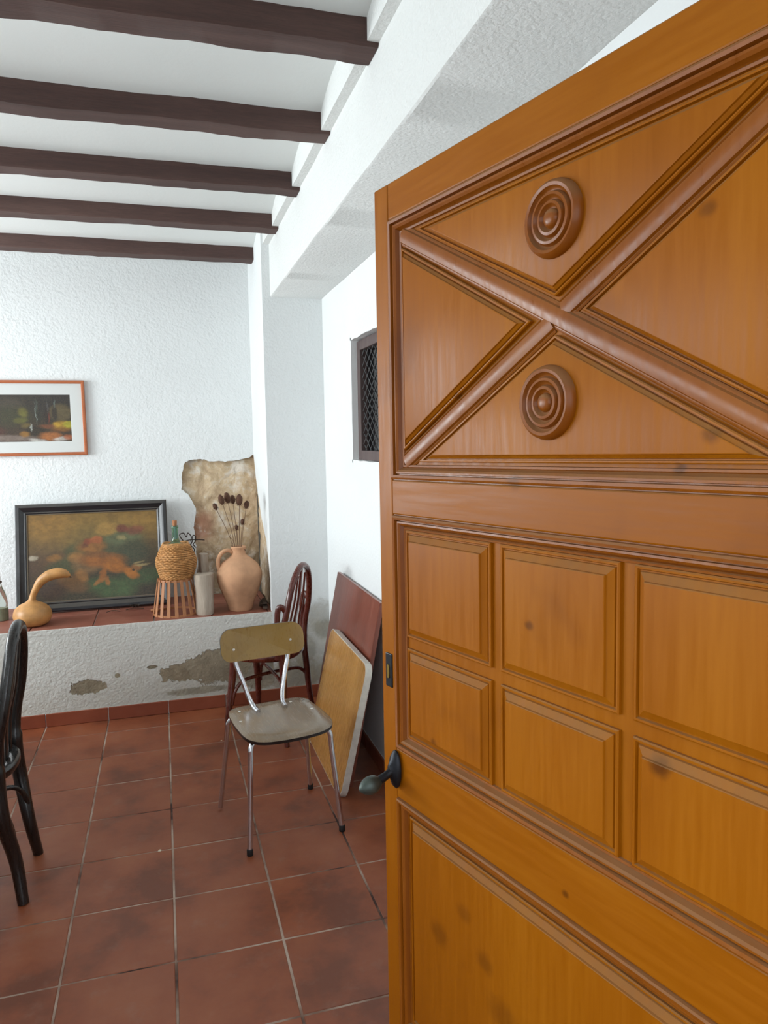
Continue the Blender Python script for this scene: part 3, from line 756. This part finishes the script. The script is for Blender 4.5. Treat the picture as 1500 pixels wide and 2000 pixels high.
# thin pale fillet inside the black frame, one mesh
f_ = MB(); f_.rings(loop_rings([(-W1/2, 0), (W1/2, 0), (W1/2, H1), (-W1/2, H1)], [(.062, -.014), (.062, -.0195), (.0665, -.0195), (.0665, -.014)]), False, False); f_.build('fillet', 'gilt', ptg)
W2, H2 = .70, .468
a2 = .088
blobs2 = [(.2, .75, .35, .3, 0, '2c2a24', .5, .9), (.85, .8, .3, .3, 0, '1d2024', .5, .9), (.35, .80, .12, .12, 20, '4a443c', .5, .6), (.88, .62, .13, .17, 0, '5d5236', .2, .95),
    (.35, .55, .2, .2, 0, '2f3420', .5, .9), (.47, .62, .05, .10, 10, '6d6a2a', .35, .9), (.44, .45, .07, .06, 20, '626324', .35, .85), (.5, .34, .05, .05, 0, '6a5a2a', .35, .8),
    (.625, .70, .010, .2, 0, '43504a', .4, .9), (.635, .52, .035, .14, 0, '18231d', .3, .9), (.735, .55, .032, .17, 0, '1b1415', .25, .95), (.742, .74, .010, .12, 0, '4a4a4c', .3, .8), (.755, .50, .010, .11, 0, '6d2d22', .3, .8),
    (.82, .60, .03, .15, 0, '14161a', .25, .95), (.825, .80, .008, .08, 0, '5a6a66', .3, .8), (.615, .6, .004, .2, 3, '9aa8a0', .4, .7),
    (.90, .34, .10, .10, 0, 'b08a22', .3, .95), (.97, .36, .06, .07, 0, 'a5a22a', .3, .9), (.84, .36, .04, .06, 0, 'b9922c', .3, .9), (.88, .25, .1, .05, 0, '7a4a1e', .4, .8),
    (.72, .32, .10, .04, 0, '7a4428', .35, .9), (.60, .20, .10, .15, 0, '10130f', .25, .95), (.555, .30, .010, .08, 0, 'c9d0c6', .4, .6), (.15, .22, .12, .10, 0, '4a2420', .35, .9), (.08, .25, .03, .03, 0, '7a1a1e', .3, .8),
    (.3, .08, .3, .06, 0, '8a7a72', .4, .8), (.76, .11, .12, .09, 0, 'b06a34', .3, .95), (.62, .03, .09, .035, -10, 'c8c4be', .35, .9), (.88, .05, .09, .04, 10, 'cfc9c2', .35, .9), (.96, .09, .05, .05, 0, 'a8582e', .3, .9), (.48, .16, .05, .06, 20, 'a0702c', .3, .8)]
paint_mat('canvas_bottles', [(.0, '3a2a22'), (.3, '33291f'), (.6, '25251f'), (1., '1c1d1e')], blobs2, W2-2*a2, H2-2*a2)
def fix2(t): t.location = (-.452-W2/2, YB-.004, 1.521); t.rotation_euler = (0, 0, 0)
pic = framed('framed_print', 'bottle and grapes print with white mat in a thin orange wood frame on wall', W2, H2,
       [(0, 0), (0, -.022), (.004, -.026), (.014, -.026), (.019, -.020), (.019, 0)], 'picture_wood', 'canvas_bottles', fix2, a2, -.0115)
mt = MB(); mt.rings(loop_rings([(-W2/2, 0), (W2/2, 0), (W2/2, H2), (-W2/2, H2)], [(.018, -.004), (.018, -.0125), (a2-.001, -.0125), (a2+.002, -.0105), (a2+.002, -.004)]), False, False); mt.build('mat_board', 'mat_board', pic)
MB().box((-W2/2+.01, -.006, .01), (W2/2-.01, -.002, H2-.01)).build('backing', 'mat_board', pic)

# ------------------------------------------------------------------ things on the ledge
def gourd():
    t = thing('gourd', 'swan-necked dried gourd with bent neck in front of the black-framed painting', 'gourd', (-.752, 4.60, ZL))
    b = MB(); rs = []
    prof = [(.004, .003), (.05, .0), (.082, .012), (.101, .042), (.103, .068), (.092, .098), (.064, .122), (.036, .135), (.020, .148)]
    pr = bez([(a, 0, z) for a, z in prof], 4); n = 36
    for p in pr: rs.append([(p.x*math.cos(2*math.pi*k/n)*(1+.012*math.sin(3*2*math.pi*k/n)), p.x*math.sin(2*math.pi*k/n), p.z) for k in range(n)])
    path = bez([(.003, 0, .148), (.010, 0, .175), (.030, -.003, .215), (.058, -.005, .255), (.100, -.007, .283), (.145, -.008, .294), (.180, -.008, .290), (.205, -.007, .276), (.212, -.007, .270)], 6)
    rad = lerp_list([.020, .017, .020, .026, .031, .032, .027, .014, .004], len(path)); rads = []
    for i, p in enumerate(path):
        a = path[max(0, i-1)]; c = path[min(len(path)-1, i+1)]; tg = (c-a).normalized(); x = Vector((tg.z, 0, -tg.x)); y = Vector((0, 1, 0))
        rs.append([tuple(p+x*(rad[i]*math.cos(2*math.pi*k/n))+y*(rad[i]*math.sin(2*math.pi*k/n))) for k in range(n)])
    b.rings(rs); b.build('body', 'gourd_skin', t, smooth=70)
    MB().tube([(.209, -.007, .272), (.219, -.007, .262)], [.005, .003], 8).build('stem', 'bark', t, smooth=60)
gourd()
def bottle_clear():
    t = thing('glass_bottle', 'corked clear glass bottle with murky dregs beside the black-framed painting', 'bottle', (-.957, 4.80, ZL))
    p = bez([(.036, 0, 0), (.043, 0, .008), (.043, 0, .07), (.041, 0, .12), (.031, 0, .165), (.018, 0, .20), (.0145, 0, .225), (.0145, 0, .235)], 5)
    gb = MB().lathe([(q.x, q.z) for q in p], 28, cap1=False); gb.build('bottle_body', 'glass_clear', t, smooth=60)
    MB().lathe([(.039, .003), (.040, .06), (.039, .075)], 24).build('contents', 'bottle_dregs', t, smooth=40)
    MB().lathe([(.016, .222), (.018, .225), (.018, .233), (.016, .236)], 20).build('collar', 'bark', t, smooth=40)
    MB().lathe([(.010, .22), (.0115, .262), (.010, .264)], 16).build('cork', 'driftwood', t, smooth=40)
bottle_clear()
def slat_stand(c):
    t = thing('slatted_basket', 'upturned slatted wooden basket holding up the wicker-covered bottle', 'basket', (c[0], c[1], ZL))
    rt, rb, h = .098, .132, .218
    for z, r_, nm in ((h-.008, rt, 'ring'), (.006, rb, 'ring')):
        MB().lathe([(r_-.005, z-.006), (r_+.002, z-.006), (r_+.002, z+.006), (r_-.005, z+.006), (r_-.005, z-.006)], 48, cap0=False, cap1=False).build(nm, 'slat_wood', t, smooth=40)
    MB().lathe([(rt-.004, h-.012), (rt-.004, h-.004)], 40).build('base_disc', 'slat_wood', t, smooth=30)
    n = 18; sl = None
    for k in range(n):
        a = 2*math.pi*(k+.5)/n
        if sl is None:
            sl = MB().rings([[(rb+.002, -.0105, 0), (rb+.0055, -.0105, 0), (rb+.0055, .0105, 0), (rb+.002, .0105, 0)], [(rt+.002, -.008, h), (rt+.0055, -.008, h), (rt+.0055, .008, h), (rt+.002, .008, h)]]).build('slat', 'slat_wood', t); o = sl
        else: o = inst(sl, t)
        o.rotation_euler = (0, 0, a)
def wicker_bottle(c):
    t = thing('demijohn', 'round wicker-covered green bottle with a cork sitting on the slatted basket', 'bottle', (c[0], c[1], ZL+.2185))
    p = [(.090, .002), (.099, .022), (.111, .060), (.1165, .098), (.111, .128), (.094, .168), (.080, .196), (.072, .207)]
    pp = bez([(a, 0, z) for a, z in p], 6)
    MB().lathe([(q.x-.004, q.z) for q in pp], 40).build('inner_shell', 'wicker', t, smooth=60)
    wv = MB(); ns = 22; rows = 25
    for i in range(rows):
        u = i/(rows-1)*(len(pp)-1); k = min(int(u), len(pp)-2); q = pp[k].lerp(pp[k+1], u-k); N = 96; pts = []
        for j in range(N):
            a = 2*math.pi*j/N; r_ = q.x+.0034*math.cos(ns*a+math.pi*i); pts.append((r_*math.cos(a), r_*math.sin(a), q.z))
        wv.tube(pts, .0043, 5, closed=True)
    tag(wv.build('wicker_weave', 'wicker', t, smooth=80), kind='stuff')
    rim = [(.073*math.cos(2*math.pi*j/40), .073*math.sin(2*math.pi*j/40), .208+.004*math.sin(3*2*math.pi*j/40)) for j in range(40)]
    MB().tube(rim, .006, 8, closed=True).build('rim', 'wicker', t, smooth=70)
    nk = bez([(.070, 0, .198), (.034, 0, .212), (.022, 0, .232), (.0185, 0, .262), (.0175, 0, .300)], 5)
    MB().lathe([(q.x, q.z) for q in nk]+[(.021, .302), (.0215, .312), (.018, .318)], 28).build('bottle_neck', 'glass_green', t, smooth=60)
    MB().lathe([(.0115, .31), (.0145, .345), (.013, .349)], 18).build('cork', 'cork', t, smooth=40)
slat_stand((.045, 4.62)); wicker_bottle((.057, 4.62))
def stump(name, label, loc, r0, r1, h, seed, tilt=0, n=28, notch=False):
    t = MB(); rs = []
    for i in range(13):
        u = i/12; z = h*u; r_ = r0+(r1-r0)*u
        if i == 0: r_ *= .94
        if i == 12: r_ *= .95
        ring = []
        for k in range(n):
            a = 2*math.pi*k/n; q = 1+.20*noise.noise(Vector((math.cos(a)*1.6, math.sin(a)*1.6, u*1.2+seed)))+.06*noise.noise(Vector((math.cos(a)*5, math.sin(a)*6, u*2+seed)))
            ring.append((r_*q*math.cos(a), r_*q*math.sin(a), z+(.008*noise.noise(Vector((math.cos(a)*2, math.sin(a)*2, seed))) if i == 12 else 0)))
        rs.append(ring)
    o = t.rings(rs).build(name, 'driftwood', smooth=45); o.location = loc; o.rotation_euler = (0, tilt, 0)
    tag(o, label, 'log'); return o
stump('log', 'thick grey weathered log stub standing between the basket and the clay jar', (.214, 4.535, ZL), .054, .055, .245, 1.)
stump('log', 'slender pale weathered log standing behind the thicker log stub', (.228, 4.645, ZL), .027, .031, .352, 5., R(-1.5))
def jar():
    t = thing('clay_jar', 'large terracotta clay jar with one handle holding dried teasels', 'jar', (.428, 4.585, ZL))
    p = bez([(.066, 0, 0), (.071, 0, .004), (.082, 0, .04), (.104, 0, .095), (.127, 0, .155), (.1375, 0, .205), (.134, 0, .245), (.112, 0, .285), (.075, 0, .318), (.049, 0, .337), (.041, 0, .352), (.042, 0, .372), (.047, 0, .385), (.047, 0, .392), (.040, 0, .393), (.036, 0, .380), (.036, 0, .345), (.070, 0, .305), (.122, 0, .24), (.127, 0, .205), (.116, 0, .155), (.072, 0, .04), (.055, 0, .012)], 5)
    rs = []; n = 48
    for q in p: rs.append([(q.x*math.cos(2*math.pi*k/n), q.x*math.sin(2*math.pi*k/n), q.z+.0012*math.sin(2*math.pi*k/n+q.z*40)) for k in range(n)])
    MB().rings(rs, True, True).build('body', 'terracotta_jar', t, smooth=60)
    pts = bez([(-.040, -.004, .362), (-.066, -.008, .373), (-.100, -.012, .362), (-.124, -.014, .325), (-.127, -.014, .280), (-.116, -.012, .250)], 6)
    MB().tube(pts, .0125, 12, flat=1.25).build('handle', 'terracotta_jar', t, smooth=60)
jar()
heads = [(.307, 1.200, .021), (.341, 1.245, .030), (.376, 1.252, .032), (.408, 1.238, .026), (.440, 1.238, .034), (.483, 1.204, .024), (.452, 1.105, .018), (.417, 1.073, .015)]
yo = [.02, -.03, .0, .03, -.02, .01, -.04, -.05]
ord_ = ['dried teasel bending outermost on the handle side of the jar', 'dried teasel with plump head, second from the handle side of the jar', 'tallest dried teasel in the clay jar, long upright head', 'dried teasel with a small head crowded beside the plumpest one',
        'dried teasel with the plumpest head in the clay jar', 'dried teasel bending outermost on the pillar side of the jar', 'short dried teasel with round head below the main bunch', 'shortest dried teasel in the clay jar, small flat head']
for i, (x, z, hl) in enumerate(heads):
    b = Vector((.428+(x-.40)*.12, 4.585+yo[i]*.25, ZL+.30)); tp = Vector((x, 4.585+yo[i], z-hl)); 
    t = thing('teasel', ord_[i], 'dried flower', tuple(b), 0, 'dried teasels in the jar')
    e = tp-b; mid = e*.5+Vector((e.x*-.12, 0, 0)); pts = bez([(0, 0, 0), tuple(mid), tuple(e)], 8)
    MB().tube(pts, .0019, 6).build('stem', 'teasel_stem', t, smooth=60)
    up = (pts[-1]-pts[-3]).normalized(); hd = MB(); n = 16; R_ = hl*.62 if hl < .03 else hl*.58
    path = [e+up*(2*hl*k/10) for k in range(11)]
    hd.tube([tuple(q) for q in path], [max(.002, R_*math.sin(math.pi*(.12+.82*k/10))**.7) for k in range(11)], n)
    x_ = up.orthogonal().normalized(); y_ = up.cross(x_)
    for k in range(90):   # bristles
        u = random.uniform(.08, .95); a = random.uniform(0, 6.283); q = e+up*(2*hl*u); dr = x_*math.cos(a)+y_*math.sin(a); r_ = R_*math.sin(math.pi*(.12+.82*u))**.7
        p0 = q+dr*(r_*.9); p1 = q+dr*(r_+.0045)+up*.003
        hd.tube([tuple(p0), tuple(p1)], [.0011, .0003], 3)
    hd.build('seed_head', 'teasel', t, smooth=60)
    br = MB()
    for k in range(5):
        a = k*1.257+i; dr = x_*math.cos(a)+y_*math.sin(a); pp = bez([tuple(e), tuple(e+dr*.014-up*.002), tuple(e+dr*.022+up*.010)], 4); br.tube(pp, .0008, 4)
    br.build('bract', 'teasel_stem', t)
# curled tendrils in the jar mouth and behind the wicker bottle
def curl(center, axis_r, turns, length, direction, n=60, ph=0):
    d = Vector(direction).normalized(); x = d.orthogonal().normalized(); y = d.cross(x); c = Vector(center); out = []
    for i in range(n):
        u = i/(n-1); a = turns*6.283*u+ph; r_ = axis_r*(1-.25*u)
        out.append(tuple(c+d*(length*u)+x*(r_*math.cos(a))+y*(r_*math.sin(a))))
    return out
def vine():
    t = thing('vine_twig', 'tangle of dark curled vine tendrils behind the wicker-covered bottle', 'twig', (.125, 4.72, ZL))
    o = Vector((.125, 4.72, ZL))
    L = lambda *q: [tuple(Vector(p)-o) for p in q]
    MB().tube(bez(L((.16, 4.74, ZL), (.155, 4.75, .70), (.150, 4.75, .88), (.13, 4.74, .955), (.10, 4.73, .985)), 8), .0045, 8).build('stalk', 'vine', t, smooth=60)
    for q in (L((.13, 4.74, .955), (.10, 4.73, .99), (.085, 4.73, 1.02), (.11, 4.73, 1.03), (.125, 4.73, 1.005), (.135, 4.73, 1.03), (.155, 4.73, 1.005), (.15, 4.73, .975)),
              L((.14, 4.74, .94), (.16, 4.74, .975), (.165, 4.74, 1.01), (.180, 4.74, 1.005), (.178, 4.74, .975), (.165, 4.74, .955), (.18, 4.74, .935)),
              L((.10, 4.73, .975), (.14, 4.73, .985), (.19, 4.73, .985), (.235, 4.73, .98)),
              L((.09, 4.72, .965), (.12, 4.72, .955), (.15, 4.72, .95), (.17, 4.72, .925), (.16, 4.72, .905), (.15, 4.72, .92))):
        MB().tube(bez(q, 7), .0032, 7).build('tendril', 'vine', t, smooth=60)
vine()
for (c, r_, tn, ln, dr, lb) in (((.395, 4.575, .925), .010, 1.6, .105, (-.1, 0, 1), 'curly dry tendril rising beside the teasel stems in the jar'), ((.44, 4.565, .925), .012, 2.2, .035, (1, 0, .3), 'small tight curl of dry tendril on the jar rim')):
    o = MB().tube(curl((0, 0, 0), r_, tn, ln, dr), .0016, 6).build('dry_tendril', 'teasel_stem', smooth=60); o.location = c; tag(o, lb, 'tendril')
# flat strips of bark between the jar and the pillar
for k, (x, y, z, a, tl, ln, lb) in enumerate((( .573, 4.70, .000, 80, 0, .17, 'flat strip of bark lowest in the heap beside the clay jar'), (.576, 4.56, .012, 84, 0, .15, 'flat strip of bark in the middle of the heap beside the clay jar'),
        (.574, 4.64, .024, 78, 0, .15, 'dark strip of bark near the top of the heap beside the clay jar'), (.577, 4.575, .036, 86, 0, .12, 'short strip of bark topmost in the heap beside the clay jar'))):
    m_ = MB(); rs = []
    for i in range(11):
        u = i/10-.5; wv = .004*noise.noise(Vector((u*6, k, 0))); wd = .016*(1-.5*abs(u)**2*2)
        rs.append([(u*ln, -wd, wv), (u*ln, wd, wv*.5), (u*ln, wd*.8, wv+.008), (u*ln, -wd*.8, wv+.009)])
    o = m_.rings(rs).build('bark_strip', 'bark'); o.location = (x, y, ZL+z); o.rotation_euler = (0, -R(tl), R(a)); tag(o, lb, 'bark')
# dead leaves and a peg at the foot of the painting
def dead(loc, lb, s_, n, seed):
    random.seed(seed); t = thing('dead_leaf', lb, 'leaf', loc)
    MB().tube(bez([(-.04*s_, 0, .004), (0, .008, .010), (.045*s_, -.004, .006)], 5), .0022, 6).build('twig', 'leaf_dead', t)
    for k in range(n):
        a = random.uniform(0, 6.28); l = random.uniform(.02, .035)*s_; c = (random.uniform(-.03, .03)*s_, random.uniform(-.012, .008), .006+random.uniform(0, .014)*s_); tl = random.uniform(-.6, .9)
        m_ = MB(); rs = []
        for i in range(7):
            u = i/6; wd = .35*l*math.sin(math.pi*max(.03, min(.97, u))); h_ = .25*l*math.sin(u*3)+u*l*math.sin(tl)*.6
            cx_, cy_ = c[0]+u*l*math.cos(a), c[1]+u*l*math.sin(a)*.5
            rs.append([(cx_-wd*math.sin(a), cy_+wd*math.cos(a)*.5, c[2]+h_+.003), (cx_, cy_, c[2]+h_), (cx_+wd*math.sin(a), cy_-wd*math.cos(a)*.5, c[2]+h_+.003), (cx_, cy_, c[2]+h_+.0012)])
        m_.rings(rs).build('leaf_blade', 'leaf_dead', t)
dead((-.205, 4.80, ZL), 'larger clump of dead leaves on the ledge at the foot of the painting', 1.25, 7, 3)
dead((-.33, 4.775, ZL), 'thin dead twig with few leaves on the ledge below the painting', .9, 3, 5)
o = MB().tube([(-.020, 0, .009), (-.008, 0, .0095), (.0, 0, .009), (.022, 0, .008)], [.008, .0095, .0085, .005], 12).build('wooden_peg', 'slat_wood', smooth=60); o.location = (-.085, 4.70, ZL); tag(o, 'small brown wooden peg lying beside the slatted basket', 'peg')

# crumbs of plaster on the floor tiles
random.seed(11)
crumbs = [(-.075, 2.905, .007, 0), (-.30, 1.86, .005, 1), (-.285, 1.835, .006, 0), (-.275, 1.90, .004, 0), (-.255, 1.88, .005, 0), (-.24, 1.905, .004, 1), (-.17, 1.885, .005, 0), (-.135, 1.895, .006, 0), (-.12, 1.875, .004, 0), (-.30, 1.67, .010, 1), (-.25, 1.72, .006, 1), (-.45, 1.80, .004, 0), (.24, 3.92, .005, 0), (.69, 3.75, .005, 0)]
for i, (x, y, s_, k) in enumerate(crumbs):
    m_ = MB(); n = 7
    ring = lambda z, q: [(s_*q*(1+.35*random.uniform(-1, 1))*math.cos(6.283*j/n), s_*.8*q*(1+.35*random.uniform(-1, 1))*math.sin(6.283*j/n), z) for j in range(n)]
    m_.rings([ring(0, 1), ring(s_*.35, .9), ring(s_*.6, .45)])
    o = m_.build('crumb', 'crumb_tan' if k else 'crumb_white'); o.location = (x, y, .0005)
    tag(o, 'tiny tan crumb lying on the terracotta floor' if k else 'tiny white plaster crumb lying on the terracotta floor', 'crumb', 'tan crumbs on the floor' if k else 'white crumbs on the floor')
